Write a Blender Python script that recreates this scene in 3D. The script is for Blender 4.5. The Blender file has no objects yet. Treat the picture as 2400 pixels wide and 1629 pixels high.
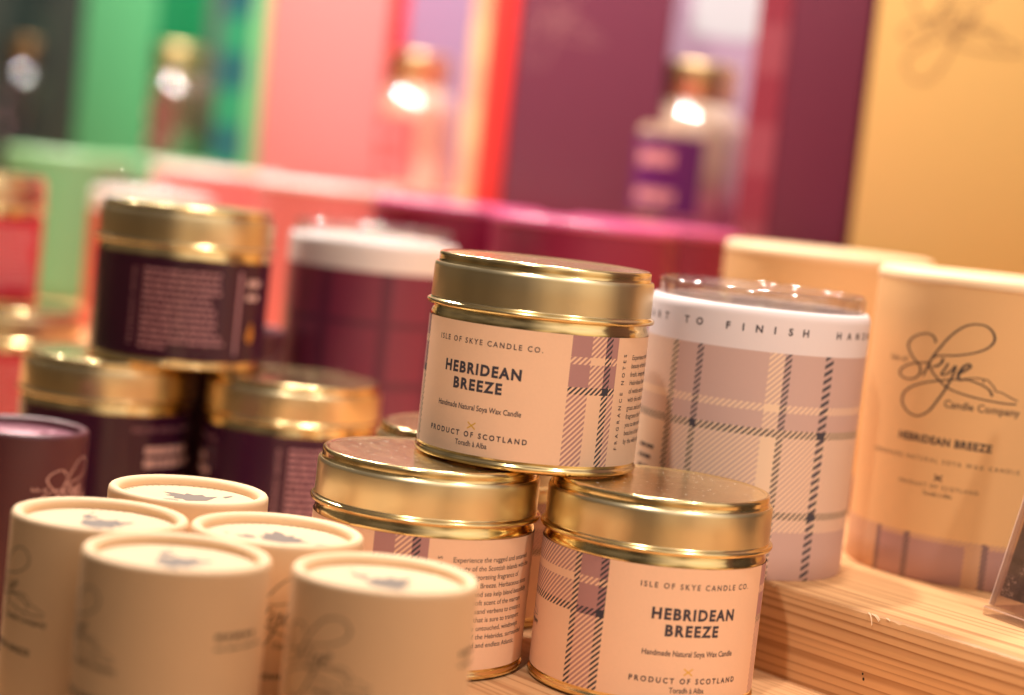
import bpy, bmesh, math, random
from math import sin, cos, pi, radians as R_
from mathutils import Vector, Matrix
random.seed(7)
K = 0.001                                   # everything below is written in millimetres
SC = bpy.context.scene
COL = SC.collection

# ------------------------------------------------------------------ camera
cam = bpy.data.cameras.new('camera')
cam.lens = 69.28
cam.sensor_width = 36
cam.clip_start = 0.01
cam.clip_end = 60
cam.dof.use_dof = True
cam.dof.focus_distance = 0.678
cam.dof.aperture_fstop = 4.1
camo = bpy.data.objects.new('camera', cam)
COL.objects.link(camo)
PIT, ROL = 0.0850, 0.1090
fw = Vector((0, cos(PIT), -sin(PIT)))
rt = Vector((1, 0, 0))
up = rt.cross(fw)
r2 = cos(ROL) * rt + sin(ROL) * up
u2 = -sin(ROL) * rt + cos(ROL) * up
M = Matrix((r2, u2, -fw)).transposed().to_4x4()
M.translation = Vector((0, 0, 0.16918))
camo.matrix_world = M
SC.camera = camo

# ------------------------------------------------------------------ world: a dim warm shop interior
w = bpy.data.worlds.new('World')
SC.world = w
w.use_nodes = True
nt = w.node_tree
nt.nodes.clear()
L = nt.links.new


def wn(t, **kw):
    n = nt.nodes.new(t)
    for k_, v_ in kw.items():
        setattr(n, k_, v_)
    return n


wo = wn('ShaderNodeOutputWorld')
bg = wn('ShaderNodeBackground')
tc = wn('ShaderNodeTexCoord')
sx = wn('ShaderNodeSeparateXYZ')
L(tc.outputs['Generated'], sx.inputs[0])
mr = wn('ShaderNodeMapRange')
mr.inputs[1].default_value = -1
mr.inputs[2].default_value = 1
L(sx.outputs[2], mr.inputs[0])
rp = wn('ShaderNodeValToRGB')                 # floor, counters, far walls, ceiling
cr = rp.color_ramp
cr.elements[0].position = 0.0
cr.elements[0].color = (0.48, 0.24, 0.09, 1)
cr.elements[1].position = 1.0
cr.elements[1].color = (0.50, 0.40, 0.36, 1)
for p_, c_ in ((0.44, (0.38, 0.21, 0.085, 1)), (0.53, (0.27, 0.205, 0.135, 1)), (0.66, (0.34, 0.27, 0.21, 1)), (0.8, (0.52, 0.44, 0.40, 1))):
    e = cr.elements.new(p_)
    e.color = c_
L(mr.outputs[0], rp.inputs[0])
dt = wn('ShaderNodeVectorMath', operation='DOT_PRODUCT')   # the lit end of the shop lies to the right
dt.inputs[1].default_value = (0.90, -0.40, 0.0)
L(tc.outputs['Generated'], dt.inputs[0])
az = wn('ShaderNodeMapRange', interpolation_type='SMOOTHSTEP')
az.inputs[1].default_value = -0.1
az.inputs[2].default_value = 0.9
az.inputs[3].default_value = 0.42
az.inputs[4].default_value = 3.0
L(dt.outputs['Value'], az.inputs[0])
nz = wn('ShaderNodeTexNoise')
nz.inputs['Scale'].default_value = 1.9
nz.inputs['Detail'].default_value = 2.0
L(tc.outputs['Generated'], nz.inputs['Vector'])
nr = wn('ShaderNodeMapRange')
nr.inputs[1].default_value = 0.36
nr.inputs[2].default_value = 0.64
nr.inputs[3].default_value = 0.35
nr.inputs[4].default_value = 1.8
L(nz.outputs['Fac'], nr.inputs[0])
ml = wn('ShaderNodeMath', operation='MULTIPLY')
L(az.outputs[0], ml.inputs[0])
L(nr.outputs[0], ml.inputs[1])
ml2 = wn('ShaderNodeMath', operation='MULTIPLY')
L(ml.outputs[0], ml2.inputs[0])
ml2.inputs[1].default_value = 0.64
L(rp.outputs[0], bg.inputs[0])
L(ml2.outputs[0], bg.inputs[1])
L(bg.outputs[0], wo.inputs[0])


# ------------------------------------------------------------------ lamps: the shop's ceiling spots
def lamp(name, loc, power, col, rad, aim=None, cone=50, blend=.6):
    d = bpy.data.lights.new(name, 'SPOT' if aim else 'POINT')
    d.energy = power
    d.color = col
    d.shadow_soft_size = rad
    o = bpy.data.objects.new(name, d)
    o.location = loc
    if aim:
        d.spot_size = R_(cone)
        d.spot_blend = blend
        o.rotation_euler = (Vector(aim) - Vector(loc)).to_track_quat('-Z', 'Y').to_euler()
    COL.objects.link(o)
    return o


WARM = (1.0, 0.895, 0.81)
lamp('ceiling_spot', (0.62, 0.04, 1.10), 24, WARM, 0.025, (0.19, 0.74, 0.06), 28, .9)
lamp('ceiling_spot', (-0.27, -0.12, 1.22), 34, WARM, 0.025, (0.10, 0.77, 0.10), 21, .7)
lamp('ceiling_spot', (0.12, 0.86, 1.22), 31, WARM, 0.035)
lamp('ceiling_spot', (-0.13, 1.08, 1.15), 37, WARM, 0.03)
lamp('ceiling_spot', (-0.46, 1.40, 1.15), 52, WARM, 0.03)
lamp('ceiling_spot', (-0.80, 1.72, 1.15), 44, WARM, 0.03)

SC.view_settings.view_transform = 'Standard'
SC.view_settings.look = 'None'
SC.view_settings.gamma = 1
SC.view_settings.exposure = 0.14
SC.view_settings.use_curve_mapping = False
SC.render.engine = 'CYCLES'
cy = SC.cycles
cy.use_denoising = True
cy.max_bounces = 10
cy.diffuse_bounces = 5
cy.glossy_bounces = 5
cy.transmission_bounces = 8
cy.transparent_max_bounces = 24
cy.caustics_reflective = False
cy.caustics_refractive = False
cy.sample_clamp_indirect = 6


# ------------------------------------------------------------------ node helpers
class X:
    """tiny expression builder on math nodes"""
    def __init__(s, m, v):
        s.m, s.v = m, v

    def op(s, o, b=None, c=None):
        n = s.m.node_tree.nodes.new('ShaderNodeMath')
        n.operation = o
        for i, q in enumerate((s, b, c)):
            if q is None:
                continue
            q = q.v if isinstance(q, X) else q
            if isinstance(q, (int, float)):
                n.inputs[i].default_value = q
            else:
                s.m.node_tree.links.new(q, n.inputs[i])
        return X(s.m, n.outputs[0])
    def __add__(s, b): return s.op('ADD', b)
    def __sub__(s, b): return s.op('SUBTRACT', b)
    def __mul__(s, b): return s.op('MULTIPLY', b)
    def __or__(s, b): return s.op('MAXIMUM', b)
    def __and__(s, b): return s.op('MINIMUM', b)
    def inv(s): return X(s.m, 1.0).op('SUBTRACT', s)
    def gt(s, b): return s.op('GREATER_THAN', b)
    def lt(s, b): return s.op('LESS_THAN', b)
    def band(s, a, b): return s.gt(a) & s.lt(b)


def new_mat(name, base=(.8, .8, .8), rough=.5, metal=0., spec=.5, coat=0.):
    m = bpy.data.materials.new(name)
    m.use_nodes = True
    b = m.node_tree.nodes['Principled BSDF']
    b.inputs['Base Color'].default_value = (*base, 1)
    b.inputs['Roughness'].default_value = rough
    b.inputs['Metallic'].default_value = metal
    b.inputs['Specular IOR Level'].default_value = spec
    b.inputs['Coat Weight'].default_value = coat
    b.inputs['Coat Roughness'].default_value = .12
    return m


def N(m, t):
    return m.node_tree.nodes.new(t)


def lk(m, a, b):
    m.node_tree.links.new(a, b)


def bsdf(m):
    return m.node_tree.nodes['Principled BSDF']


def uvxy(m):
    u = N(m, 'ShaderNodeUVMap')
    s = N(m, 'ShaderNodeSeparateXYZ')
    lk(m, u.outputs[0], s.inputs[0])
    return X(m, s.outputs[0]), X(m, s.outputs[1])


def mixc(m, fac, a, b):
    n = N(m, 'ShaderNodeMix')
    n.data_type = 'RGBA'
    n.clamp_factor = True
    for i, q in ((0, fac), (6, a), (7, b)):
        q = q.v if isinstance(q, X) else q
        if isinstance(q, tuple):
            n.inputs[i].default_value = (*q, 1)
        elif isinstance(q, (int, float)):
            n.inputs[i].default_value = q
        else:
            lk(m, q, n.inputs[i])
    return n.outputs[2]


def noise(m, scale, detail=3., vec=None, stretch=None):
    n = N(m, 'ShaderNodeTexNoise')
    n.inputs['Scale'].default_value = scale
    n.inputs['Detail'].default_value = detail
    t = N(m, 'ShaderNodeTexCoord')
    mp = N(m, 'ShaderNodeMapping')
    if stretch:
        mp.inputs['Scale'].default_value = stretch
    lk(m, t.outputs['Object'], mp.inputs[0])
    lk(m, mp.outputs[0], n.inputs['Vector'])
    return X(m, n.outputs['Fac'])


def bump(m, h, strength=.2, dist=.0005):
    b = N(m, 'ShaderNodeBump')
    b.inputs['Strength'].default_value = strength
    b.inputs['Distance'].default_value = dist
    lk(m, h.v, b.inputs['Height'])
    lk(m, b.outputs[0], bsdf(m).inputs['Normal'])


def setcol(m, sock):
    lk(m, sock, bsdf(m).inputs['Base Color'])


def fibre(m, col, amt=.06, scale=900):
    """paper: faint mottling and a fine tooth; returns the colour socket"""
    n = noise(m, scale, 4)
    n2 = noise(m, 60, 2)
    f = (n - .5) * amt + (n2 - .5) * amt + 1.0
    mm = N(m, 'ShaderNodeMix')
    mm.data_type = 'RGBA'
    mm.blend_type = 'MULTIPLY'
    mm.inputs[0].default_value = 1
    if isinstance(col, tuple):
        mm.inputs[6].default_value = (*col, 1)
    else:
        lk(m, col, mm.inputs[6])
    cc = N(m, 'ShaderNodeCombineColor')
    for i in range(3):
        lk(m, f.v, cc.inputs[i])
    lk(m, cc.outputs[0], mm.inputs[7])
    setcol(m, mm.outputs[2])
    bump(m, n, .12, .0002)


# ------------------------------------------------------------------ palette
PEACH = (0.84, 0.535, 0.345)
MAUVE = (0.42, 0.215, 0.20)
NAVY = (0.045, 0.042, 0.055)
CREAM = (0.82, 0.57, 0.34)
INK = (0.04, 0.035, 0.05)

# ------------------------------------------------------------------ metals
def satin_gold():
    m = new_mat('satin_gold', (.82, .68, .41), .34, 1.)
    n = noise(m, 26, 3, stretch=(1, 1, .25))
    f = noise(m, 500, 3, stretch=(1, 1, .05))
    lk(m, (n * .16 + f * .06 + .21).v, bsdf(m).inputs['Roughness'])
    bump(m, f, .05, .0002)
    return m


def mirror_gold():
    m = new_mat('mirror_gold', (.88, .68, .33), .1, 1.)
    n = noise(m, 40, 2)
    lk(m, (n * .1 + .11).v, bsdf(m).inputs['Roughness'])
    return m


def lid_gold():
    m = new_mat('lid_gold', (.86, .66, .36), .1, 1.)
    n = noise(m, 70, 4, stretch=(1, 3, 1))
    sp = noise(m, 900, 1).gt(.76)
    lk(m, (n * .16 + .15 + sp * .5).v, bsdf(m).inputs['Roughness'])
    setcol(m, mixc(m, sp, (.86, .66, .36), (1., .9, .75)))
    bump(m, noise(m, 160, 3, stretch=(.4, 3, 1)), .04, .0002)
    return m


SATIN, MIRROR, LIDTOP = satin_gold(), mirror_gold(), lid_gold()
RIMGOLD = new_mat('rim_gold', (.88, .68, .34), .2, 1.)
M_INK = new_mat('navy_ink', INK, .55)
M_INKB = new_mat('black_ink', (.03, .028, .032), .6)
M_GOLDINK = new_mat('yellow_ink', (.75, .42, .05), .5)
M_PINKINK = new_mat('dusty_pink_ink', (.90, .60, .57), .5)
M_DIMINK = new_mat('mauve_ink', (.58, .30, .35), .5)
M_ORINK = new_mat('orange_ink', (.75, .28, .03), .5)


# ------------------------------------------------------------------ printed papers
def hatch(u, v, period, duty=.5, slope=1.0, off=0.0):
    return ((v - u * slope + off) * (1.0 / period)).op('FRACT').lt(duty)


def tin_label_mat():
    """u: mm round the tin from the front centre, v: mm up from the label's lower edge"""
    m = new_mat('cream_tin_label', PEACH, .62, spec=.3)
    u, v = uvxy(m)
    d = v * -1.0 + 44.5                       # mm down from the top edge
    h = hatch(u, v, 2.0, .5)
    hl = hatch(u, v, 2.0, .5, off=.3)
    top, lo = d.lt(17.5), d.gt(20.0)
    lightrow, navyrow = d.band(7.2, 9.8), d.band(17.5, 20.0)
    # right strip
    r1, r2_, r3, r4 = u.band(31.3, 38.8), u.band(38.8, 44.6), u.band(44.6, 47.4), u.band(47.4, 50.2)
    mauve = ((r1 | r4) & top & (lightrow & hl).inv())
    mauve = mauve | (r2_ & top & h & lightrow.inv()) | ((r1 | r4) & lo & h) | (r3 & top & lightrow.inv())
    navy = (r3 & h) | ((r1 | r2_ | r4) & navyrow & h)
    navy = navy | (r3 & navyrow)
    # left field
    l1, l2, l3, l4 = u.band(-34.2, -31.2), u.band(-42.1, -34.2), u.band(-44.6, -42.1), u.band(-92., -44.6)
    mauve = mauve | (l2 & top & (lightrow & hl).inv()) | (l2 & lo & h) | (l1 & top & lightrow.inv())
    mauve = mauve | (l4 & top & h & lightrow.inv()) | (l2 & navyrow)
    navy = navy | ((l1 | l3) & h) | ((l2 | l4) & navyrow & h) | (l1 & navyrow)
    c = mixc(m, mauve, PEACH, MAUVE)
    c = mixc(m, navy, c, NAVY)
    fibre(m, c, .05)
    return m


def jar_sleeve_mat():
    """u: mm round the sleeve, v: mm up from the foot (99.5 tall)"""
    m = new_mat('tartan_sleeve', PEACH, .55, spec=.3)
    u, v = uvxy(m)
    d = v * -1.0 + 83.8                       # mm below the white band
    white = d.lt(0.0)
    P = (.88, .63, .43)
    Mv = (.60, .40, .345)
    h = hatch(u, v, 2.25, .5)
    hl = hatch(u, v, 2.25, .5, off=.6)
    A, B, C_, D_ = u.band(-70, -33.7), u.band(-33.7, -30.8), u.band(-30.8, -21.9), u.band(-21.9, -19.3)
    E_, F_, G_, H_ = u.band(-19.3, 5.5), u.band(5.5, 11.3), u.band(11.3, 13.9), u.band(13.9, 28.)
    I_, J_ = u.band(28., 31.9), u.gt(31.9)
    up_, row1, row2 = d.lt(28.), d.band(28., 30.8), d.band(58.3, 61.)
    low = d.gt(65.7)
    light = d.band(18.8, 21.6)
    solid = C_ | E_ | H_ | D_ | G_ | I_ | J_
    mid = d.band(30.8, 65.7)
    mv = solid & up_ & (light & hl).inv()
    mv = mv | (A & up_ & h & light.inv()) | (F_ & up_ & h & light.inv())
    mv = mv | ((C_ | E_ | H_ | D_ | I_ | J_) & mid & h)
    mv = mv | ((E_ | H_ | I_ | J_ | C_) & low) | (F_ & low & h)
    h2 = hatch(u, v, 2.25, .5)
    nv = (((B | D_ | G_) & h2) | (I_ & hatch(u, v, 2.9, .5, .55))) & d.gt(0)
    nv = nv | ((row1 | (row2 & u.gt(-19.3))) & h) | ((row1 | row2) & (D_ | I_))
    c = mixc(m, mv, P, Mv)
    c = mixc(m, nv, c, (.06, .055, .07))
    c = mixc(m, white, c, (.80, .69, .67))
    fibre(m, c, .03)
    return m


def carton_mat():
    """v: mm up from the foot; tartan border 0..17"""
    m = new_mat('cream_carton', CREAM, .5, spec=.35)
    base = (.72, .425, .19)
    u, v = uvxy(m)
    h = hatch(u, v, 2.0, .5)
    bandm = v.lt(18.)
    edge = v.band(16., 18.)
    cols = u.band(-24.6, -22.3) | u.band(-10.7, -8.) | u.band(20.3, 22.7) | u.band(44, 47)
    lc = u.band(14., 20.3) | u.lt(-24.6)
    mv = bandm & (edge & h).inv() & (lc & h).inv()
    c = mixc(m, mv, base, (.42, .235, .20))
    c = mixc(m, cols & h & bandm, c, (.06, .05, .05))
    fibre(m, c, .04)
    return m


def plain_paper(name, col, rough=.55, spec=.4, coat=0., amt=.05):
    m = new_mat(name, col, rough, spec=spec, coat=coat)
    fibre(m, col, amt)
    return m


def dark_sleeve(name, a, b, band):
    """glossy coloured jar sleeve with a shadowy tartan weave and a white top band"""
    m = new_mat(name, a, .3, spec=.5)
    u, v = uvxy(m)
    s = u.band(-4, 2) | u.band(24, 29) | u.band(-34, -29)
    r = v.band(28, 32) | v.band(58, 61)
    c = mixc(m, (s | r) * .7, a, b)
    c = mixc(m, v.gt(84.6), c, band)
    setcol(m, c)
    return m


M_TINLAB = tin_label_mat()
M_SLEEVE = jar_sleeve_mat()
M_CARTON = carton_mat()
M_TUBE = plain_paper('cream_card', (.80, .56, .335), .6, .3)
M_TUBETOP = plain_paper('pale_cream_card', (.66, .48, .30), .6, .3)
M_WAX = new_mat('soya_wax', (.90, .80, .76), .45)
M_WAX.node_tree.nodes['Principled BSDF'].inputs['Subsurface Weight'].default_value = .15
M_WAX.node_tree.nodes['Principled BSDF'].inputs['Subsurface Radius'].default_value = (.004, .003, .002)
M_WICK = new_mat('cotton_wick', (.55, .5, .42), .9)


def glass_mat(name, col=(1, 1, 1), rough=0.0, ior=1.48, spec=.5):
    m = new_mat(name, col, rough)
    b = bsdf(m)
    b.inputs['Transmission Weight'].default_value = 1.0
    b.inputs['IOR'].default_value = ior
    b.inputs['Specular IOR Level'].default_value = spec
    return m




def thin_glass(name, tint, ior=1.5, rough=.01):
    """thin clear sheet: passes light straight through with a fresnel sheen"""
    m = new_mat(name)
    nt_ = m.node_tree
    nt_.nodes.remove(bsdf(m))
    out = [n for n in nt_.nodes if n.type == 'OUTPUT_MATERIAL'][0]
    tr, gl, ms = N(m, 'ShaderNodeBsdfTransparent'), N(m, 'ShaderNodeBsdfGlossy'), N(m, 'ShaderNodeMixShader')
    lw = N(m, 'ShaderNodeLayerWeight')
    lw.inputs[0].default_value = .5
    tr.inputs[0].default_value = (*tint, 1)
    gl.inputs['Roughness'].default_value = rough
    fac = X(m, lw.outputs['Facing']).op('POWER', 4.0) * .75 + .13
    lk(m, fac.v, ms.inputs[0])
    lk(m, tr.outputs[0], ms.inputs[1])
    lk(m, gl.outputs[0], ms.inputs[2])
    lk(m, ms.outputs[0], out.inputs[0])
    return m


M_EDGE = new_mat('acrylic_edge', (.95, .75, .66), .2)
bsdf(M_EDGE).inputs['Alpha'].default_value = .45
M_ACRYL = thin_glass('clear_acrylic', (.93, .88, .85), rough=.05)
M_GLASS = thin_glass('clear_glass', (.96, .94, .93), rough=.06)
M_OIL = glass_mat('amber_oil', (.84, .60, .43), 0.0, 1.6, 1.0)
bsdf(M_OIL).inputs['Transmission Weight'].default_value = .2
bsdf(M_OIL).inputs['Coat Weight'].default_value = 1.
bsdf(M_OIL).inputs['Coat IOR'].default_value = 2.
bsdf(M_OIL).inputs['Coat Roughness'].default_value = .09
M_DARKOIL = M_OIL.copy()
M_DARKOIL.name = 'brown_oil'
bsdf(M_DARKOIL).inputs['Base Color'].default_value = (.20, .12, .07, 1)


# ------------------------------------------------------------------ mesh helpers (millimetres in, metres out)
def make(name, verts, faces, mats, parent=None, uvs=None, midx=None, smooth=None, sharp=40):
    me = bpy.data.meshes.new(name)
    me.from_pydata([(x * K, y * K, z * K) for x, y, z in verts], [], faces)
    for q in (mats if isinstance(mats, (list, tuple)) else [mats]):
        me.materials.append(q)
    if uvs is not None:
        ul = me.uv_layers.new(name='UVMap')
        for p in me.polygons:
            for li in p.loop_indices:
                ul.data[li].uv = uvs[p.index][li - p.loop_start]
    if midx is not None:
        for p in me.polygons:
            p.material_index = midx[p.index]
    if smooth:
        me.polygons.foreach_set('use_smooth', [True] * len(me.polygons))
        me.set_sharp_from_angle(angle=R_(sharp))
    me.update()
    o = bpy.data.objects.new(name, me)
    COL.objects.link(o)
    if parent is not None:
        o.parent = parent
    return o


class MB:
    def __init__(s):
        s.v, s.f, s.uv, s.mi = [], [], [], []

    def add(s, verts, faces, mi=0, uvs=None):
        b = len(s.v)
        s.v += verts
        for i, f in enumerate(faces):
            s.f.append([q + b for q in f])
            s.mi.append(mi)
            s.uv.append(uvs[i] if uvs else [(0., 0.)] * len(f))

    def lathe(s, prof, mi=0, seg=144, uvr=None, cx=0., cy_=0.):
        """prof: (r, z[, material]) from the bottom outwards and up; u = angle*uvr from -Y"""
        vs, fs, us = [], [], []
        n = len(prof)
        for j in range(seg):
            a = 2 * pi * j / seg
            for r, z in prof:
                vs.append((cx + r * sin(a), cy_ - r * cos(a), z))
        for j in range(seg):
            k = (j + 1) % seg
            a0, a1 = 2 * pi * j / seg, 2 * pi * (j + 1) / seg
            if a0 >= pi - 1e-6:
                a0 -= 2 * pi
                a1 -= 2 * pi
            rr = uvr or 1.
            for i in range(n - 1):
                fs.append([j * n + i, k * n + i, k * n + i + 1, j * n + i + 1])
                us.append([(a0 * rr, prof[i][1]), (a1 * rr, prof[i][1]), (a1 * rr, prof[i + 1][1]), (a0 * rr, prof[i + 1][1])])
        s.add(vs, fs, mi, us)
        return s

    def box(s, x0, x1, y0, y1, z0, z1, mi=0, bev=0.):
        if bev <= 0:
            v = [(x, y, z) for x in (x0, x1) for y in (y0, y1) for z in (z0, z1)]
            s.add(v, [[0, 1, 3, 2], [4, 6, 7, 5], [0, 4, 5, 1], [2, 3, 7, 6], [0, 2, 6, 4], [1, 5, 7, 3]], mi)
            return s
        bm = bmesh.new()
        bmesh.ops.create_cube(bm, size=1)
        for q in bm.verts:
            q.co = Vector(((x0 + x1) / 2 + q.co.x * (x1 - x0), (y0 + y1) / 2 + q.co.y * (y1 - y0), (z0 + z1) / 2 + q.co.z * (z1 - z0)))
        bmesh.ops.bevel(bm, geom=bm.edges[:], offset=bev, segments=2, affect='EDGES', profile=.6)
        bm.verts.index_update()
        s.add([tuple(q.co) for q in bm.verts], [[q.index for q in f.verts] for f in bm.faces], mi)
        bm.free()
        return s

    def build(s, name, mats, parent=None, smooth=True, sharp=40):
        return make(name, s.v, s.f, mats, parent, s.uv, s.mi, smooth, sharp)


def thing(name, label, cat, loc, rotz=0., group=None):
    o = bpy.data.objects.new(name, None)
    COL.objects.link(o)
    o.empty_display_size = .01
    o.location = (loc[0] * K, loc[1] * K, loc[2] * K)
    o.rotation_euler = (0, 0, rotz)
    o['label'] = label
    o['category'] = cat
    if group:
        o['group'] = group
    return o


def copy_tree(o, parent=None):
    c = o.copy()
    COL.objects.link(c)
    if parent is not None:
        c.parent = parent
    for ch in list(o.children):
        copy_tree(ch, c)
    return c


# ------------------------------------------------------------------ print: text and strokes as flat (u, v) shapes
_cache = {}


def text2d(s, cap, bold=0., space=1.0, width=None, align='CENTER', italic=0.):
    """text as (verts, faces) in mm; cap = cap height"""
    key = (s, bold, space, align)
    if key not in _cache:
        cu = bpy.data.curves.new('t', 'FONT')
        cu.body = s
        cu.size = 1.0
        cu.resolution_u = 3
        cu.offset = bold
        cu.space_character = space
        cu.align_x = align
        ob = bpy.data.objects.new('t', cu)
        COL.objects.link(ob)
        dg = bpy.context.evaluated_depsgraph_get()
        me = bpy.data.meshes.new_from_object(ob.evaluated_get(dg))
        _cache[key] = ([tuple(q.co[:2]) for q in me.vertices], [list(p.vertices) for p in me.polygons])
        bpy.data.objects.remove(ob)
        bpy.data.curves.remove(cu)
        bpy.data.meshes.remove(me)
    v, f = _cache[key]
    k = cap / .73
    if width and len(s) > 3 and space == 1.0:
        # letterspace to the width instead of stretching the letters
        x0, x1 = min(q[0] for q in v), max(q[0] for q in v)
        n0 = (x1 - x0) * k * .96
        if width > n0 * 1.02:
            v2, _ = text2d(s, .73, bold, 1.5, None, align)
            n1 = (max(q[0] for q in v2) - min(q[0] for q in v2)) * k * .96
            return text2d(s, cap, bold, round(1.0 + .5 * (width - n0) / max(n1 - n0, 1e-4), 3), width, align)
    v = [(x * k, y * k) for x, y in v]
    if width:
        x0, x1 = min(q[0] for q in v), max(q[0] for q in v)
        kx = width / (x1 - x0)
        v = [(x * kx, y) for x, y in v]
    return v, f


def spline(pts, n=6):
    out = []
    P = [pts[0]] + list(pts) + [pts[-1]]
    for i in range(1, len(P) - 2):
        a, b, c, d = P[i - 1], P[i], P[i + 1], P[i + 2]
        for j in range(n):
            t = j / n
            out.append(tuple(.5 * ((2 * b[k]) + (-a[k] + c[k]) * t + (2 * a[k] - 5 * b[k] + 4 * c[k] - d[k]) * t * t
                                   + (-a[k] + 3 * b[k] - 3 * c[k] + d[k]) * t ** 3) for k in range(2)))
    out.append(tuple(pts[-1]))
    return out


def ribbon(pts, w0, w1=None):
    """quads along a polyline; the pen is pressed harder on down strokes"""
    w1 = w1 or w0
    v, f = [], []
    for i, p in enumerate(pts):
        a, b = pts[max(i - 1, 0)], pts[min(i + 1, len(pts) - 1)]
        t = Vector((b[0] - a[0], b[1] - a[1]))
        if t.length < 1e-6:
            t = Vector((1, 0))
        t.normalize()
        ww = w0 + (w1 - w0) * abs(t.y) ** 2
        v += [(p[0] - t.y * ww / 2, p[1] + t.x * ww / 2), (p[0] + t.y * ww / 2, p[1] - t.x * ww / 2)]
    for i in range(len(pts) - 1):
        f.append([2 * i, 2 * i + 1, 2 * i + 3, 2 * i + 2])
    return v, f


LOGO = {
    'S': [(-5.2, 9.7), (-5.5, 11.0), (-7.0, 12.4), (-9.7, 12.7), (-13.4, 11.7), (-16.4, 9.9), (-17.8, 7.7), (-17.0, 5.5), (-14.5, 2.7), (-12.0, 1.1), (-10.5, -0.7), (-10.4, -2.9), (-12.2, -4.8), (-15.3, -5.7), (-18.9, -5.3), (-20.6, -3.8), (-19.5, -2.0), (-16.6, -0.3), (-12.4, 0.9), (-8.4, 1.6), (-6.5, 2.2)],
    'k': [(-8.9, -3.6), (-7.7, -0.8), (-6.5, 2.2), (-5.0, 5.2), (-2.7, 8.6), (-0.2, 12.1), (3.2, 15.6), (6.3, 17.7), (9.8, 18.8), (13.4, 18.6), (16.0, 17.0), (17.3, 14.6), (16.9, 12.4), (15.0, 10.2), (11.7, 8.4), (7.7, 7.0), (3.6, 6.0), (-0.7, 5.4), (-4.3, 4.7), (-6.1, 3.1), (-6.6, 0.7), (-4.6, -1.8), (-1.8, -4.2), (1.8, -6.5), (6.3, -7.8), (12.5, -8.8), (19.4, -9.4), (24.8, -9.6), (28.3, -9.4)],
    'a': [(-1.2, 4.3), (-1.6, 2.6), (-3.2, 1.1), (-5.3, 0.5)],
    'y': [(1.1, 2.7), (0.0, 0.3), (-1.2, -1.9), (0.3, -1.9), (2.4, -0.2), (4.1, 2.1), (3.8, -0.3), (2.8, -3.5), (1.0, -7.7), (-1.4, -12.0), (-4.4, -16.5), (-8.6, -19.1), (-12.8, -18.7), (-16.1, -16.6), (-17.5, -14.0), (-16.7, -11.0), (-13.4, -8.5), (-8.5, -6.3), (-3.6, -4.9), (2.0, -3.5), (7.6, -2.6), (10.3, -2.6), (13.2, -3.3), (16.0, -4.2), (18.1, -5.6), (19.1, -7.5)],
    'e': [(5.9, -0.6), (8.0, 0.9), (9.7, 2.5), (9.0, 3.4), (7.2, 2.2), (5.7, -0.3), (5.7, -2.3), (6.5, -3.0), (8.9, -2.2)],
    'm': [(8.9, -2.2), (12.4, -1.4), (15.4, -1.5), (16.8, -1.7), (18.3, -3.0), (19.5, -4.2), (20.2, -5.4), (22.1, -5.6), (24.1, -6.4), (26.7, -7.5), (28.7, -8.1)],
    'n': [(15.4, -1.5), (15.2, -2.9)],
}


def logo2d(k=1.0, w=1.0, small=True):
    """the handwritten logo with its hill line: list of (verts, faces)"""
    out = []
    for key, p in LOGO.items():
        s = spline([(x - 2.3, y) for x, y in p], 5)
        if key in 'Sky':
            out.append(ribbon(s, .55 * w, .95 * w))
        elif key in 'mn':
            out.append(ribbon(s, .4 * w, .5 * w))
        else:
            out.append(ribbon(s, .7 * w, 1.2 * w))
    if small:
        v, f = text2d('Candle Company', 3.0, .012, 1.0, 28.5)
        out.append(([(x + 13.4, y - 14.0) for x, y in v], f))
        v, f = text2d('Isle of', 2.3, .01, 1.0, 9.5)
        out.append(([(x - 24.4, y + .8) for x, y in v], f))
    return [([(x * k, y * k) for x, y in v], f) for v, f in out]


def put(mb, shape, R, u, v, mi, rot=0.0, z0=0.0, lift=.07):
    """wrap a flat shape round a cylinder of radius R (u mm from the front)"""
    vs, fs = shape
    c, s = cos(rot), sin(rot)
    out = []
    for x, y in vs:
        x, y = x * c - y * s + u, x * s + y * c + v
        a = x / R
        out.append(((R + lift) * sin(a), -(R + lift) * cos(a), y + z0))
    mb.add(out, fs, mi)


def bars(rows, mi, mb, R, u0, v0, z0=0., seed=1, lift=.08):
    """rows: (dy, length, height): unreadable small print as word-long dashes"""
    rr = random.Random(seed)
    for dy, ln, hh in rows:
        x = 0.
        while x < ln - .8:
            wl = min(ln - x, rr.uniform(1.6, 5.5))
            n = max(1, int(wl / 1.2))
            vs, fs = [], []
            for i in range(n + 1):
                xx = x + wl * i / n
                vs += [(xx, -hh / 2), (xx, hh / 2)]
            for i in range(n):
                fs.append([2 * i, 2 * i + 2, 2 * i + 3, 2 * i + 1])
            put(mb, (vs, fs), R, u0, v0 + dy, mi, 0, z0, lift)
            x += wl + .75


NOTES = ["Experience the rugged and untamed", "beauty of the Scottish islands with the", "fresh, invigorating fragrance of",
         "Hebridean Breeze. Herbaceous notes", "of nettle and sea kelp blend beautifully", "with the soft scent of the marram",
         "grass and sand verbena to create a", "fragrance that is sure to transport", "you to the untouched, windswept",
         "beaches of the Hebrides, surrounded", "by the wild and endless Atlantic."]

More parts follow.
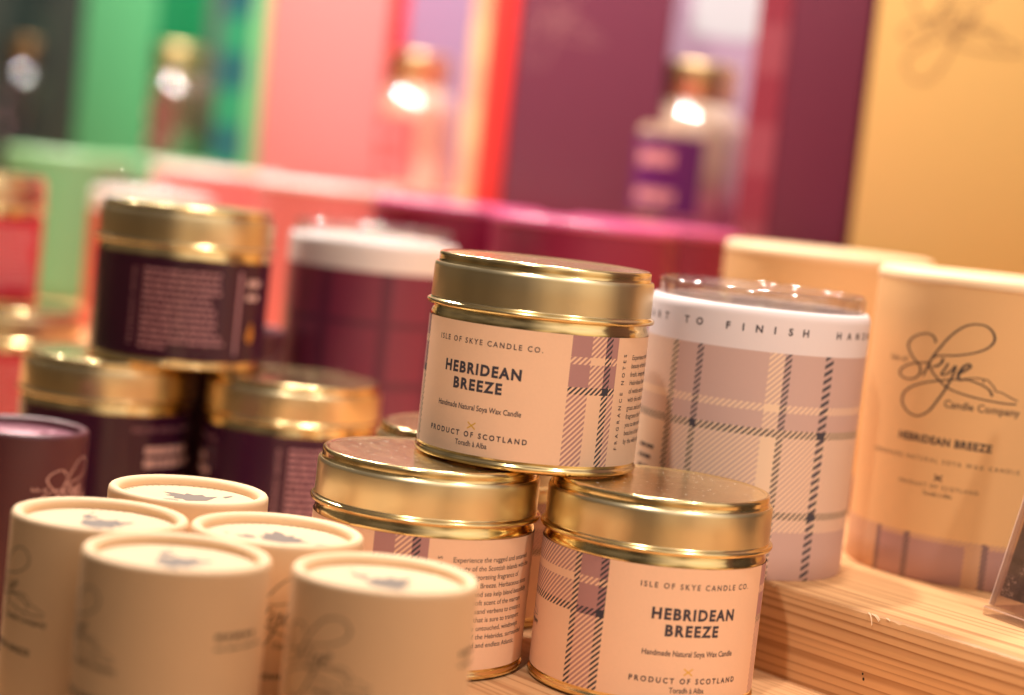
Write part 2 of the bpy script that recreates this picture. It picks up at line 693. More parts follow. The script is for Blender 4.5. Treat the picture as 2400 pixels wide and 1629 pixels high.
# ------------------------------------------------------------------ gold candle tins
LID_PROF = [(38.4, 52.9), (39.6, 52.5), (40.2, 52.7), (40.42, 53.3), (40.3, 53.9), (39.8, 54.3), (39.25, 54.5), (39.05, 55.0)]
LID_WALL = [(39.05, 55.0), (39.0, 60.), (39.0, 65.8), (38.85, 66.6), (38.45, 67.2)]
LID_RIM = [(38.45, 67.2), (38.1, 67.35), (37.8, 67.25), (37.62, 67.5), (37.6, 68.5), (37.65, 69.6), (37.5, 70.3), (37.1, 70.75), (36.6, 70.9), (36.0, 70.75), (35.4, 70.5)]
LID_TOP = [(35.4, 70.5), (25., 70.5), (12., 70.5), (0.02, 70.5)]
BODY_PROF = [(0.02, 1.4), (34.5, 1.4), (35.2, 0.), (36.9, 0.), (37.4, .5), (38.6, .55), (39.25, .85), (39.45, 1.5), (39.35, 2.2), (38.95, 2.6), (38.7, 2.9),
             (38.7, 3.4), (38.7, 25.), (38.7, 48.6), (38.6, 49.6), (38.2, 50.6), (37.9, 51.6), (37.8, 53.2)]


def tin_shell(t, lid_label=None):
    MB().lathe(BODY_PROF).build('tin_body', [MIRROR], t, sharp=55)
    lid = MB()
    lid.lathe(LID_PROF, 0)
    lid.lathe(LID_WALL, 1)
    lid.lathe(LID_RIM, 0)
    lid.lathe(LID_TOP, 2)
    lid.build('lid', [RIMGOLD, SATIN, LIDTOP], t, sharp=70)


def cream_label(t):
    mb = MB()
    R = 38.95
    mb.lathe([(R, 4.03 + i * 44.5 / 4) for i in range(5)], 0, 192, R)
    # the printed v runs from the label's lower edge
    mb.uv = [[(a, b - 4.03) for a, b in q] for q in mb.uv]
    T = 44.5
    z = 4.03
    put(mb, text2d('ISLE OF SKYE CANDLE CO.', 1.9, .012, 1.0, 41.6), R, .8, T - 6.1 - .9, 1, 0, z)
    put(mb, text2d('HEBRIDEAN', 3.75, .042, 1.0, 30.6), R, 0, T - 15.4 - 1.75, 1, 0, z)
    put(mb, text2d('BREEZE', 3.75, .042, 1.0, 19.4), R, -.7, T - 20.9 - 1.75, 1, 0, z)
    put(mb, text2d('Handmade Natural Soya Wax Candle', 1.95, .010, 1.0, 33.7), R, -.3, T - 28.7 - .7, 1, 0, z)
    for a in (.62, -.62):
        put(mb, ribbon([(-1.9, 0), (-.6, 0), (.6, 0), (1.9, 0)], .42), R, -.7, T - 34.6, 2, a, z)
    put(mb, text2d('PRODUCT OF SCOTLAND', 1.85, .026, 1.0, 40.0), R, -.5, T - 37.7 - .85, 1, 0, z)
    put(mb, text2d('Toradh à Alba', 1.9, .010, 1.0, 12.6), R, -.4, T - 40.9 - .8, 1, 0, z)
    put(mb, text2d('FRAGRANCE NOTES', 1.6, .012, 1.0, 33.), R, 55.1, T - 22.3, 1, pi / 2, z)
    wmax = None
    for i, s in enumerate(NOTES):
        v, f = text2d(s, 1.8, .0, 1.0, None, 'LEFT')
        if wmax is None:
            vv, _ = text2d(NOTES[1], 1.8, .0, 1.0, None, 'LEFT')
            wmax = 37.5 / max(q[0] for q in vv)
        put(mb, ([(x * wmax, y) for x, y in v], f), R, 58.8, T - 7.6 - 2.92 * i, 1, 0, z)
    for sh in logo2d(.62, .55):
        put(mb, sh, R, -82.0, 23.5, 1, 0, z)
    return mb.build('label', [M_TINLAB, M_INK, M_GOLDINK], t, sharp=60)


def dark_label(t, mat, ink, dim):
    mb = MB()
    R = 38.95
    mb.lathe([(R, 4.03 + i * 44.5 / 4) for i in range(5)], 0, 144, R)
    T = 44.5 + 4.03
    put(mb, text2d('ISLE OF SKYE CANDLE CO.', 1.85, .01, 1.12, 42.6), R, .5, T - 7., 2)
    bars([(0, 26, 3.6), (-5.6, 31, 3.6)], 1, mb, R, -14, T - 15.5, seed=5)
    bars([(0, 30, 1.0), (-8.6, 34, 1.2)], 2, mb, R, -15, T - 29.5, seed=6)
    put(mb, text2d('FRAGRANCE NOTES', 1.7, .02, 1.5, 33.), R, 55.1, T - 22.3, 2, pi / 2)
    ln = [34, 35, 34, 35, 30, 31, 33, 33, 34, 33, 36, 38, 12]
    bars([(-2.75 * i, l, 1.25) for i, l in enumerate(ln)], 2, mb, R, 58.8, T - 6., seed=9)
    put(mb, ([(-.7, 0), (.7, 0), (.7, 37), (-.7, 37)], [[0, 1, 2, 3]]), R, 103.5, T - 41, 2)
    bars([(0, 9, 3.0), (-6.2, 8, 2.6)], 1, mb, R, 108., T - 9., seed=3)
    fl = [(0, 0), (1.8, 1.5), (2.6, 4), (1.8, 7), (.4, 10), (-.6, 7.5), (-2.2, 5), (-2.4, 2.2)]
    put(mb, (fl, [list(range(len(fl)))]), R, 112.5, T - 36, 3)
    return mb.build('label', [mat, ink, dim, M_ORINK], t, sharp=60)


G_CT = 'cream labelled candle tins in the small pyramid'
TIN_DEF = [
    ((8.65, 696.4, 70.9), -29.0, 'cream labelled gold candle tin resting on top of two others, its title facing us'),
    ((56.7, 676.6, 0.), 20.2, 'lower cream labelled gold tin whose bold two line title faces us, beside the upper plank'),
    ((-24.1, 682.3, 0.), -68.0, 'lower cream labelled gold tin whose paragraph of fragrance notes faces us'),
    ((-10.0, 766.5, 0.), 120.0, 'gold tin almost wholly hidden behind the cream tins, only a sliver of lid showing'),
]
first = None
for loc, ang, lab in TIN_DEF:
    if first is None:
        first = t = thing('candle_tin', lab, 'candle tin', loc, R_(ang), G_CT)
        tin_shell(t)
        cream_label(t)
    else:
        t = copy_tree(first)
        t.location = Vector(loc) * K
        t.rotation_euler = (0, 0, R_(ang))
        t['label'] = lab

M_PURLAB = new_mat('aubergine_label', (.046, .009, .034), .22, spec=.5)
M_REDLAB = new_mat('raspberry_label', (.62, .02, .045), .3, spec=.5)
M_REDINK = new_mat('pale_pink_ink', (.85, .35, .36), .5)
first = None
for loc, ang, lab in [
    ((-151.5, 889.4, 70.9), -102., 'dark purple labelled gold tin on top of the two other purple tins'),
    ((-94.8, 879.5, 0.), -80., 'lower right purple labelled gold tin of its stack, just left of the cream tins'),
    ((-180.0, 887.5, 0.), 60., 'lower left purple labelled gold tin of its stack, behind the purple card tube'),
]:
    if first is None:
        first = t = thing('candle_tin', lab, 'candle tin', loc, R_(ang), 'purple labelled candle tins')
        tin_shell(t)
        dark_label(t, M_PURLAB, M_PINKINK, M_DIMINK)
    else:
        t = copy_tree(first)
        t.location = Vector(loc) * K
        t.rotation_euler = (0, 0, R_(ang))
        t['label'] = lab
first = None
for loc, ang, lab in [
    ((-304., 1085., 70.9), -60., 'blurred red labelled gold tin at the left edge, on top of another red tin'),
    ((-277., 1080., 0.), -100., 'blurred red labelled gold tin at the left edge, underneath another red tin'),
]:
    if first is None:
        first = t = thing('candle_tin', lab, 'candle tin', loc, R_(ang), 'red labelled candle tins')
        tin_shell(t)
        dark_label(t, M_REDLAB, M_REDINK, M_REDINK)
    else:
        t = copy_tree(first)
        t.location = Vector(loc) * K
        t.rotation_euler = (0, 0, R_(ang))
        t['label'] = lab

# ------------------------------------------------------------------ card tubes
TH = 52.0 + 33.0                              # they stand one plank lower than the tins
ISLES = [
    [(-2, -4), (1, -5.5), (4, -4.6), (8.5, -3.2), (5.5, -1.6), (7, .8), (4.4, 1.6), (4.8, 4.4), (2.6, 3.4), (2, 6.6), (.2, 8.8), (-.8, 5.2), (-3, 5.6), (-2.6, 2.6), (-4.6, 1.4), (-3.2, -.6), (-4.4, -2.6)],
    [(-5.2, -1.2), (-5.8, 1.2), (-7.8, 2.4), (-8.6, .8), (-10.6, 1.4), (-9.4, -1.0), (-7.2, -1.8)],
    [(8.8, -5.6), (13, -5.0), (13.6, -4.0), (10, -3.8)],
    [(-11.6, 2.6), (-13.4, 3.6), (-12.6, 1.8)],
]


def make_tube(name, lab, cat, loc, ang, group, card, top, ink):
    t = thing(name, lab, cat, loc, ang, group)
    H = TH
    mb = MB()
    mb.lathe([(0.02, .6), (26.80, .6), (27.00, 0.), (27.30, .5), (27.30, 10.), (27.30, 30.), (27.30, H - 2.2), (27.15, H - 1.1), (26.60, H - .35), (25.80, H),
              (24.70, H - .25), (23.80, H - 1.0), (23.45, H - 1.8), (23.40, H - 3.6)], 0, 120, 27.30)
    for sh in logo2d(.68, .8):
        put(mb, sh, 27.30, -.5, H - 22.3, 1)
    put(mb, text2d('HEBRIDEAN BREEZE', 1.9, .03, 1.15, 26), 27.30, 0, H - 41.5, 1)
    bars([(0, 15, 1.5), (-3.4, 19, .7)], 1, mb, 27.30, 46., H - 19., seed=4)
    mb.build('tube', [card, M_FAINT if ink is M_INKB else ink], t, sharp=60)
    d = MB()
    d.lathe([(23.35, H - 3.3), (0.02, H - 3.3)], 0, 96)
    for isl in ISLES:
        d.add([(x, y, H - 3.23) for x, y in [(a * 1.25, b * 1.3) for a, b in isl]], [list(range(len(isl)))[::-1]], 1)
    for i in range(26):
        a = pi * (.05 + .9 * i / 25)
        if i % 7 == 5:
            continue
        x, y = 22.2 * cos(a), 22.2 * sin(a)
        q = .42
        d.add([(x - q, y - q, H - 3.23), (x + q, y - q * .6, H - 3.23), (x + q, y + q, H - 3.23), (x - q * .4, y + q, H - 3.23)], [[0, 1, 2, 3]], 2)
    d.build('lid_disc', [top, M_MAPINK, M_RINGINK] if ink is M_INKB else [top, M_DIMINK, M_DIMINK], t)
    return t


M_FAINT = new_mat('faded_ink', (.085, .066, .052), .6)
M_MAPINK = new_mat('grey_map_ink', (.15, .115, .09), .6)
M_RINGINK = new_mat('brown_ink', (.42, .22, .11), .7)
G_TU = 'cream card tubes in the foreground'
first = None
for loc, ang, lab in [
    ((-89.8, 563.3), -60., 'nearest blurred cream card tube on the left, with a plain side facing us'),
    ((-29.3, 565.5), -35., 'blurred cream card tube with a looping handwritten logo, right front of the cluster'),
    ((-121.8, 607.5), -56., 'cream card tube at the left edge, part of the logo curling round its side'),
    ((-104.8, 668.5), 60., 'cream card tube standing furthest back, right against the dark purple tins'),
    ((-67.2, 614.0), 12., 'cream card tube in the middle of the cluster, sharp grey map on its lid'),
]:
    if first is None:
        first = t = make_tube('card_tube', lab, 'card tube', (loc[0], loc[1], -33.0), R_(ang), G_TU, M_TUBE, M_TUBETOP, M_INKB)
    else:
        t = copy_tree(first)
        t.location = (loc[0] * K, loc[1] * K, -33.0 * K)
        t.rotation_euler = (0, 0, R_(ang))
        t['label'] = lab
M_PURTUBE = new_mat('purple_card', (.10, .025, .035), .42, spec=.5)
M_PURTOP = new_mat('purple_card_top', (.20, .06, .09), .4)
make_tube('card_tube', 'dark purple card tube with a round recessed lid at the left edge', 'card tube',
          (-190.0, 771.0, -33.), R_(70), None, M_PURTUBE, M_PURTOP, M_PINKINK)


t = make_tube('card_tube', 'added dark purple card tube behind the purple tins, darkening the gap between the lower two', 'card tube',
              (-136., 942., -0.), R_(70), None, M_PURTUBE, M_PURTOP, M_PINKINK)  # tube added so the lit gap between the lower tins reads dark

# ------------------------------------------------------------------ glass candles in printed sleeves
RZ = 33.0                                     # top of the wooden riser


def make_jar(lab, loc, ang, sleeve, group, ring=True, fill=93.2):
    t = thing('glass_candle', lab, 'glass candle', loc, ang, group)
    H = 99.5
    mb = MB()
    prof = [(40.6, .3), (41.7, 0.), (42., .5)] + [(42., .5 + i * 9.6) for i in range(1, 10)] + [(42., 95.6), (41.9, 97.0), (41.5, 98.3), (40.9, 99.2), (40.3, 99.5), (39.8, 99.2)]
    mb.lathe(prof, 0, 160, 42.)
    if ring:
        # HANDMADE FROM START TO FINISH runs right round the white band
        txt = 'HANDMADE FROM START TO FINISH'
        pitch = 5.86
        x = 24.6 / 57.2958 * 42. - pitch * 0
        for i, ch in enumerate(reversed(txt)):
            if ch == ' ':
                x -= pitch * .95
                continue
            put(mb, text2d(ch, 2.7, .03), 42., x, 90.6, 1)
            x -= pitch if ch != 'I' else pitch * .98
        x = 45. / 57.2958 * 42.
        for ch in 'HANDMADE':
            put(mb, text2d(ch, 2.7, .03), 42., x, 90.6, 1)
            x += pitch * 1.02
        bars([(0, 12, 1.3), (-4, 10, 1.3), (-8, 11, 1.3), (-12, 6, 1.3)], 1, mb, 42., -50, 42, seed=2)
    mb.build('sleeve', [sleeve, M_INK], t, sharp=60)
    g = MB()
    g.lathe([(39.4, 4.), (39.5, 60.), (39.6, 99.), (39.7, 103.9), (39.5, 105.2), (38.7, 105.8), (37.9, 105.4), (37.5, 104.4), (37.3, 99.), (37.2, 5.), (0.02, 5.), (0.02, 4.), (39.4, 4.)], 0, 128)
    g.build('glass_rim', [M_GLASS], t, sharp=60)
    wx = MB()
    wx.lathe([(0.02, 5.2), (37.05, 5.2), (37.05, fill), (36., fill - .2), (20., fill - .4), (0.02, fill - .4)], 0, 96)
    wax = wx.build('wax', [M_WAX], t)
    wk = MB()
    wk.lathe([(1.0, fill - .7), (1.0, fill + 4.), (0.9, fill + 4.8), (0.02, fill + 5.)], 0, 16)
    wk.build('wick', [M_WICK], wax)
    return t


G_J = 'glass candles on the riser'
make_jar('glass candle in a mauve tartan sleeve with a white TO FINISH band', (93.2, 756.3, RZ), R_(-7.), M_SLEEVE, G_J)
M_PURSLV = dark_sleeve('plum_sleeve', (.22, .035, .075), (.09, .02, .05), (.92, .84, .81))
M_REDSLV = dark_sleeve('scarlet_sleeve', (.70, .02, .03), (.5, .01, .02), (.92, .84, .81))
make_jar('blurred glass candle in a plum sleeve with white top, right of the purple tins', (-74., 985., RZ), .3, M_PURSLV, G_J, False, 100.)
make_jar('blurred glass candle in a bright red sleeve with white top, behind the purple tins', (-262., 1385., RZ), .2, M_REDSLV, G_J, False, 100.)

# ------------------------------------------------------------------ round candle cartons
CH = 118.8


def make_carton(lab, loc, ang, side, lidm, ink, group, printed=False):
    t = thing('candle_carton', lab, 'carton', loc, ang, group)
    mb = MB()
    mb.lathe([(0.02, .5), (48.8, .5), (49.4, 0.), (50., .6)] + [(50., i * 11.6) for i in range(1, 10)] + [(50., CH - 5.2)], 0, 128, 50.)
    if printed:
        for sh in logo2d(1.0, 1.0):
            put(mb, sh, 50., 0., 81.9, 1)
        put(mb, text2d('HEBRIDEAN BREEZE', 3.0, .035, 1.1, 38.3), 50., 0, 81.9 - 28.8, 1)
        put(mb, text2d('HANDMADE NATURAL SOYA WAX CANDLE', 1.7, 0., 1.5, 63.), 50., -1.0, 81.9 - 35.8, 1)
        for a in (.62, -.62):
            put(mb, ribbon([(-1.9, 0), (-.6, 0), (.6, 0), (1.9, 0)], .6), 50., .6, 81.9 - 41.4, 1, a)
        put(mb, text2d('PRODUCT OF SCOTLAND', 1.6, .004, 1.5, 32.4), 50., .1, 81.9 - 45.6, 1)
        put(mb, text2d('Toradh à Alba', 1.7, 0., 1.0, 11.8), 50., .8, 81.9 - 48.5, 1)
    mb.build('carton_wall', [side, ink], t, sharp=60)
    ld = MB()
    ld.lathe([(50., CH - 5.2), (50.35, CH - 4.8), (50.4, CH - 3.4), (50.1, CH - 2.1), (49.4, CH - 1.0), (48.4, CH - .3), (47.2, CH), (46.2, CH - .2), (0.02, CH - .2)], 0, 128)
    ld.build('lid', [lidm], t, sharp=60)
    return t


M_CREAMLID = plain_paper('cream_lid', (.80, .56, .33), .5)
M_PURCARD = new_mat('magenta_card', (.26, .012, .055), .38, spec=.5)
M_PURLID = new_mat('magenta_lid', (.62, .09, .24), .28, spec=.9)  # lids paler than their walls: sheen of the overhead light painted in
M_REDCARD = new_mat('rose_card', (.76, .20, .19), .38, spec=.5)
M_REDLID = new_mat('pink_lid', (.95, .70, .66), .28, spec=.9)
M_GRNCARD = new_mat('pale_green_card', (.16, .38, .18), .42, spec=.5)
M_GRNLID = new_mat('green_lid', (.30, .58, .30), .3, spec=.8)
make_carton('cream round carton with a flowing handwritten logo and a tartan foot band', (193.6, 789.4, RZ), R_(-32.6), M_CARTON, M_CREAMLID, M_INKB, 'cream round cartons', True)
make_carton('cream round carton directly behind the tartan glass candle, only its top showing', (147.5, 954., RZ), R_(-100), M_CARTON, M_CREAMLID, M_INKB, 'cream round cartons', True)
make_carton('cream round carton at the right edge, only a bit of its lid showing', (300., 952., RZ), R_(100), M_CARTON, M_CREAMLID, M_INKB, 'cream round cartons', True)
G_P = 'magenta round cartons'
make_carton('magenta round carton directly behind the top cream tin', (32., 1047., RZ), 0, M_PURCARD, M_PURLID, M_INKB, G_P)
make_carton('magenta round carton behind the plum glass candle', (-39., 1150., RZ), 0, M_PURCARD, M_PURLID, M_INKB, G_P)
make_carton('magenta round carton under the purple diffuser bottle, left of the cream cartons', (76., 1152., RZ), 0, M_PURCARD, M_PURLID, M_INKB, G_P)
G_R = 'rose pink round cartons'
make_carton('rose pink round carton between the purple stack and the plum glass candle', (-139., 1372., RZ), 0, M_REDCARD, M_REDLID, M_INKB, G_R)
make_carton('rose pink round carton further back, above the red glass candle', (-238., 1512., RZ), 0, M_REDCARD, M_REDLID, M_INKB, G_R)
G_G = 'pale green round cartons'
make_carton('pale green round carton between the red tins and the red glass candle', (-372., 1593., RZ), 0, M_GRNCARD, M_GRNLID, M_INKB, G_G)
make_carton('pale green round carton under the green diffuser bottle', (-318., 1735., RZ), 0, M_GRNCARD, M_GRNLID, M_INKB, G_G)

# ------------------------------------------------------------------ the table, the riser and the wall behind
DIR = Vector((.648, -.7615))
NRM = Vector((.7615, .648))
P0 = Vector((111.9, 702.))
ANG = math.atan2(DIR.y, DIR.x)


def pine(name, light, dark, spacing, cz, cyc, fibre_amt=.10):
    """sawn pine: growth rings round a pith below the board, so edge and face agree"""
    m = new_mat(name, light, .55, spec=.35)
    t = N(m, 'ShaderNodeTexCoord')
    mp = N(m, 'ShaderNodeMapping')
    lk(m, t.outputs['Object'], mp.inputs[0])
    mp.inputs['Scale'].default_value = (1000, 1000, 1000)
    s = N(m, 'ShaderNodeSeparateXYZ')
    lk(m, mp.outputs[0], s.inputs[0])
    x, y, z = (X(m, s.outputs[i]) for i in range(3))
    wob = noise(m, 1.0, 2, stretch=(5, 26, 26)) - .5
    fine = noise(m, 1.0, 3, stretch=(14, 420, 420))
    yy = y - cyc + wob * 5.
    zz = z - cz + wob * 4.
    r = (yy * yy + zz * zz).op('SQRT')
    irr = noise(m, 1.0, 2, stretch=(1.2, 110, 110)) * 3.4
    q = (r * (1. / spacing) + irr).op('FRACT')
    ramp = N(m, 'ShaderNodeValToRGB')
    e = ramp.color_ramp
    e.elements[0].position = 0.
    e.elements[0].color = (0, 0, 0, 1)
    e.elements[1].position = 1.
    e.elements[1].color = (.1, .1, .1, 1)
    for p, c in ((.45, .10), (.72, .55), (.90, 1.), (.96, .30)):
        k = e.elements.new(p)
        k.color = (c, c, c, 1)
    lk(m, q.v, ramp.inputs[0])
    amp = noise(m, 1.0, 2, stretch=(2, 90, 90)) * 1.7 - .05
    f = X(m, ramp.outputs[0]) * amp
    c = mixc(m, f * .95 + (fine - .5) * fibre_amt * 5., light, dark)
    setcol(m, c)
    bump(m, fine, .25, .0002)
    return m


M_RISER = pine('pine_riser', (.69, .39, .175), (.25, .085, .02), 3.4, -330., 4.)
M_TABLE = pine('pine_table', (.74, .42, .20), (.44, .18, .065), 3.0, -60., -70.)


def at(t, n):
    q = P0 + DIR * t + NRM * n
    return q.x, q.y


# table top
tb = MB()
tb.box(-2200, 1500, -296, 900, -73, -33.02, 0, 1.0)
o = tb.build('table', [M_TABLE])
x, y = at(0, 0)
o.location = (x * K, y * K, 0)
o.rotation_euler = (0, 0, ANG)
o['kind'] = 'structure'

# riser plank with a worn edge, splinter and nail holes
rr = random.Random(3)


def plank(name, lab, n0, ztop, zbot, mat, detail):
    rs = thing('wooden_riser', lab, 'riser', (x, y, 0), ANG, 'stepped pine planks')
    prof = [(540., zbot), (.2, zbot), (0., zbot + .4), (0., zbot + 16.), (0., ztop - 1.4), (.3, ztop - .6), (.9, ztop - .1), (2.0, ztop), (30., ztop), (540., ztop)]
    xs = [-1900. + 1650. * i / 40 for i in range(40)] + [-250. + 400. * i / 240 for i in range(240)] + [150. + 270. * i / 20 for i in range(21)]
    verts, faces = [], []
    wear = 0.
    for xx in xs:
        wear = wear * .8 + rr.uniform(-.22, .22)
        chip = rr.uniform(.3, .8) if rr.random() < .07 else 0.
        for j, (n_, z_) in enumerate(prof):
            if j in (4, 5):
                z_ -= abs(wear) * .5 + chip * .6
                n_ += .08 * abs(wear)
            if j == 6:
                n_ += abs(wear) * .6 + chip
            verts.append((xx, n0 + n_ if j not in (0, 9) else 540., z_))
    npf = len(prof)
    for i in range(len(xs) - 1):
        for j in range(npf):
            k = (j + 1) % npf
            faces.append([i * npf + j, (i + 1) * npf + j, (i + 1) * npf + k, i * npf + k])
    faces.append(list(range(npf)))
    faces.append([(len(xs) - 1) * npf + j for j in range(npf)][::-1])
    make('plank', verts, faces, mat, rs, smooth=True, sharp=25)
    return rs


plank('wooden_riser', 'lower pine plank the candle tins stand on, one step above the card tubes', -134., 0., -33., M_TABLE, False)
rs = plank('wooden_riser', 'upper pine plank with a splintered edge, carrying the glass candles and cartons', 0., 33., .02, M_RISER, True)
# splinters standing off the arris
sp = MB()
for (sx_, ln, dz, bend) in ((33.0, 5.2, -3.6, -1.0), (34.5, 3.8, -1.7, -.6), (35.6, 3.0, -1.2, -.5), (41., 1.8, -.5, -.3)):
    pts = []
    for i in range(6):
        a = i / 5
        pts.append((sx_ + ln * a * (.55 if dz < -3 else 1), .5 + bend * a, 32.9 + dz * a * a))
    vv, ff = [], []
    for i, p in enumerate(pts):
        wv = .42 * (1 - i / 5.5)
        vv += [(p[0] - wv, p[1], p[2] + .1), (p[0] + wv, p[1] - .1, p[2] + .15), (p[0], p[1] - .3, p[2] - .25)]
    for i in range(5):
        for k in range(3):
            a, b = i * 3 + k, i * 3 + (k + 1) % 3
            ff.append([a, b, b + 3, a + 3])
    sp.add(vv, ff)
sp.build('splinter', [new_mat('raw_pine', (.86, .62, .38), .7)], rs)
hl = MB()
for hx, hz, hr in ((34.0, 11.4, .42), (34.6, 9.7, .55)):
    vv = [(hx + hr * cos(a) * rr.uniform(.85, 1.1), -.03, hz + hr * sin(a) * 1.05) for a in [2 * pi * i / 14 for i in range(14)]]
    hl.add(vv, [list(range(14))])
hl.build('nail_hole', [new_mat('dark_hole', (.012, .008, .006), .9)], rs)

# wall of the fixture
wl = MB()
wl.box(-2300, 900, 560, 580, 0, 900, 0)
o = wl.build('wall', [new_mat('dark_board', (.10, .05, .05), .7)])
o.location = (x * K, y * K, 0)
o.rotation_euler = (0, 0, ANG)
o['kind'] = 'structure'


# ------------------------------------------------------------------ tall display boxes with a window and a diffuser bottle inside
def make_box(lab, t0, face, edge, inner, card, stripe, group, white=None, patch=None, win=(154., 258., 232.), right=None):
    x, y = at(t0, 362.)
    b = thing('diffuser_box', lab, 'gift box', (x, y, RZ), ANG, group)
    W, H, D = 322., 330., 120.
    wx0, wx1, wz = win[0], win[1], 118.
    mb = MB()
    mb.box(0, wx0, 0, 2.5, 0, H, 0, .6)
    mb.box(wx1, W, 0, 2.5, 0, H, 1, .6)
    mb.box(wx0 + .01, wx1 - .01, .3, 2.4, 0, wz, 0)
    mb.build('front_panel', [face, right or face], b)
    sd = MB()
    sd.box(0, 2.5, 2.6, D, 0, H)
    sd.box(W - 2.5, W, 2.6, D, 0, H)
    sd.box(2.6, W - 2.6, D - 2.5, D, 0, H)
    sd.build('carcass', [edge], b)
    fl = MB()
    fl.box(2.6, W - 2.6, 2.6, D - 2.6, wz - 3, wz)
    fl.build('inner_shelf', [inner], b)
    bk = MB()
    bk.box(40, W - 20, D - 8, D - 3, wz + .01, H - 4)
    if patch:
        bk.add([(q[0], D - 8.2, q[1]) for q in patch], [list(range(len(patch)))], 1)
    bk.build('backing_card', [card, white], b)
    st = MB()
    st.box(win[2], wx1 + .5, -.6, -.02, 60, H - .5)
    st.build('edge_strip', [stripe], b)
    return b


def stripe_mat(name, a, bcol, per):
    m = new_mat(name, a, .4)
    t = N(m, 'ShaderNodeTexCoord')
    s = N(m, 'ShaderNodeSeparateXYZ')
    lk(m, t.outputs['Object'], s.inputs[0])
    f = (X(m, s.outputs[2]) * (1000. / per)).op('FRACT').lt(.5)
    setcol(m, mixc(m, f, a, bcol))
    return m


def make_bottle(lab, t0, n0, liquid, labm, ink, group, cap):
    x, y = at(t0, n0)
    b = thing('diffuser_bottle', lab, 'diffuser bottle', (x, y, RZ + 118.), 0., group)
    g = MB()
    g.lathe([(0.02, .8), (36., .8), (37.5, 0.), (39., 1.5), (39., 40.), (39., 58.), (38.6, 62.), (37.2, 67.), (35., 71.5), (32., 75.5), (29., 78.6), (27., 80.4), (26., 82.), (26., 87.), (20., 87.)], 0, 96)
    g.build('glass_bottle', [liquid], b, sharp=60)
    lm = MB()
    vs, fs = [], []
    for i in range(25):
        a = -1.9 + 2.1 * i / 24
        vs += [(39.3 * sin(a), -39.3 * cos(a), 5.), (39.3 * sin(a), -39.3 * cos(a), 57.)]
    for i in range(24):
        fs.append([2 * i, 2 * i + 2, 2 * i + 3, 2 * i + 1])
    lm.add(vs, fs, 0)
    bars([(0, 26, 9.), (-25, 30, 8.)], 1, lm, 39.4, -38., 42., seed=2)
    lm.build('label', [labm, ink], b)
    c = MB()
    c.lathe([(22., 83.5), (27.2, 83.5), (27.7, 84.), (27.7, 104.), (27.2, 106.5), (26., 107.5), (0.02, 107.5)], 0, 64)
    c.build('cap', [cap], b, sharp=50)
    return b


M_CAP = new_mat('gold_cap', (.92, .68, .34), .4, 1.)
M_BLACKOIL = M_DARKOIL.copy()
M_BLACKOIL.name = 'black_oil'
bsdf(M_BLACKOIL).inputs['Base Color'].default_value = (.05, .035, .03, 1)
bsdf(M_BLACKOIL).inputs['Coat Weight'].default_value = .12
M_DIMCAP = new_mat('dim_cap', (.30, .19, .09), .45, 1.)
BOX = [
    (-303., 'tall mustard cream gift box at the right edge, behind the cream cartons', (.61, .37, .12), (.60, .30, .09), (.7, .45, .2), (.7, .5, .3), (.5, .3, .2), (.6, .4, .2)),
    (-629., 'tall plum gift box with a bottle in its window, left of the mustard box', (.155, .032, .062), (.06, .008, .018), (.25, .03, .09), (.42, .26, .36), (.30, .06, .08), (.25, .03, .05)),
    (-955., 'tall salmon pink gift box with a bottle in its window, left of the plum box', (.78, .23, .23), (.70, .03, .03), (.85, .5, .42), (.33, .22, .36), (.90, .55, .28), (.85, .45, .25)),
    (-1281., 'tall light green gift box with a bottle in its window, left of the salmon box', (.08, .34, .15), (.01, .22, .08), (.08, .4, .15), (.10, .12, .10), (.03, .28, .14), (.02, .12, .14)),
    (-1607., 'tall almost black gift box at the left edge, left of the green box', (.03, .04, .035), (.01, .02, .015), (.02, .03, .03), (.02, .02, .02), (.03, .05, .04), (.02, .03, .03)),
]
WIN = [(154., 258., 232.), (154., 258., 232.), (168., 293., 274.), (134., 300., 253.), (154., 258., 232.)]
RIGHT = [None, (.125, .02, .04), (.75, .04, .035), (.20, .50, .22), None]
M_LITCARD = new_mat('lit_card_patch', (.55, .52, .55), .5)  # lit upper part of the plum backing card, painted as a pale patch
LIT_PATCH = [(60, 322), (230, 322), (230, 280), (190, 266), (150, 254), (110, 250), (60, 254)]
for i, (t0, lab, fc, ed, inn, cd, s1, s2) in enumerate(BOX):
    nm = lab.split()[1]
    fm = new_mat('box_face', fc, .36, spec=.5)
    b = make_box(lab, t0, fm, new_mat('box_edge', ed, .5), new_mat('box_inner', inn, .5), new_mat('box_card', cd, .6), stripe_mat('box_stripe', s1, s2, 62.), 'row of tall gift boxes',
                 M_LITCARD, LIT_PATCH if i == 1 else None, WIN[i], new_mat('box_side', RIGHT[i], .36) if RIGHT[i] else None)
    if i in (0, 1):
        mb = MB()
        ink = new_mat('logo_ink', (.30, .17, .06) if i == 0 else (.36, .14, .16), .5)
        for vs, fs in logo2d(1.75, 1.2, False):
            mb.add([(x + (60 if i == 0 else 45), -.15, z + 250.) for x, z in vs], [f[::-1] for f in fs], 0)
        mb.build('printed_logo', [ink], b, smooth=False)
GB = 'diffuser bottles in the gift boxes'
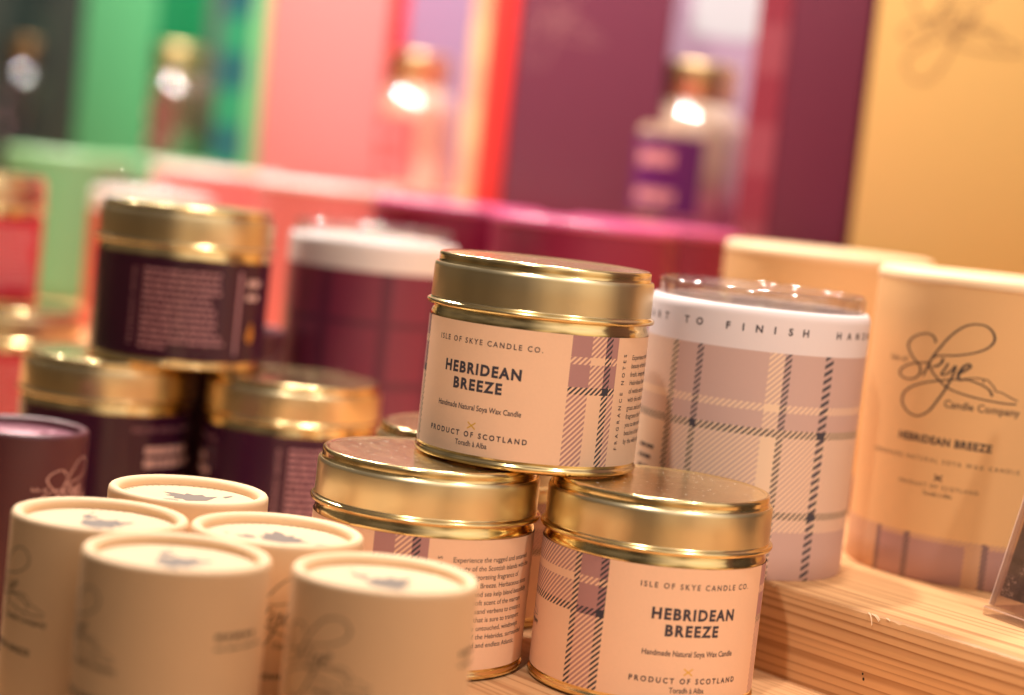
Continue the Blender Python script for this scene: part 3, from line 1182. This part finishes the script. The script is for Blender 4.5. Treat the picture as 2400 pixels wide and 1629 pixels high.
make_bottle('gold capped diffuser bottle with a purple label in the window of the plum box', -484., 400., M_OIL, new_mat('violet_label', (.13, .012, .12), .4), M_REDINK, GB, M_CAP)
make_bottle('gold capped diffuser bottle with a pink label in the window of the salmon box', -800., 404., M_OIL, new_mat('pink_label', (.75, .16, .16), .4), M_REDINK, GB, M_CAP)
make_bottle('gold capped diffuser bottle with a brown label in the window of the green box', -1172., 404., M_DARKOIL, new_mat('brown_label', (.20, .05, .04), .4), M_REDINK, GB, M_CAP)
make_bottle('dim diffuser bottle at the left edge in the window of the black box', -1478., 404., M_BLACKOIL, new_mat('black_label', (.02, .02, .02), .4), M_DIMINK, GB, M_DIMCAP)

# ------------------------------------------------------------------ acrylic sign holder with a scratched black card
sg = thing('sign_holder', 'clear acrylic sign holder with a scratched black card, leaning at the right edge', 'sign holder', (177.7, 695.9, RZ), R_(-61.))
LEAN = R_(14.4)


def lean(p):
    x, y, z = p
    return (x, y * cos(LEAN) + z * sin(LEAN) + 2., z * cos(LEAN) - y * sin(LEAN) + 1.5)


ft = MB()
ft.box(0, 78, 0, 42, 0.02, 3.4, 0, .3)
ft.build('foot', [M_ACRYL], sg)
for nm, y0, y1 in (('front_pane', 0., .9), ('back_pane', 1.7, 2.6)):
    mb = MB()
    mb.box(0, 78, y0, y1, 2.2, 105, 0, .25)
    mb.v = [lean(p) for p in mb.v]
    mb.build(nm, [M_ACRYL], sg)
ed = MB()
ed.box(-.35, -.02, 0., 2.6, 2.2, 105)
ed.v = [lean(p) for p in ed.v]
ed.box(-.02, 78, -.3, -.02, 2.9, 3.4)
ed.build('polished_edge', [M_EDGE], sg)
mb = MB()
mb.box(2.6, 75.4, 1.0, 1.6, 6.5, 103)
mb.v = [lean(p) for p in mb.v]
mcard = new_mat('black_card', (.015, .012, .012), .45)
scr = noise(mcard, 60, 6, stretch=(1, 3, 1))
s2 = noise(mcard, 900, 2, stretch=(1, 1, 2))
setcol(mcard, mixc(mcard, (scr.gt(.62) & s2.gt(.56)), (.015, .012, .012), (.35, .25, .2)))
mb.build('black_card', [mcard], sg)
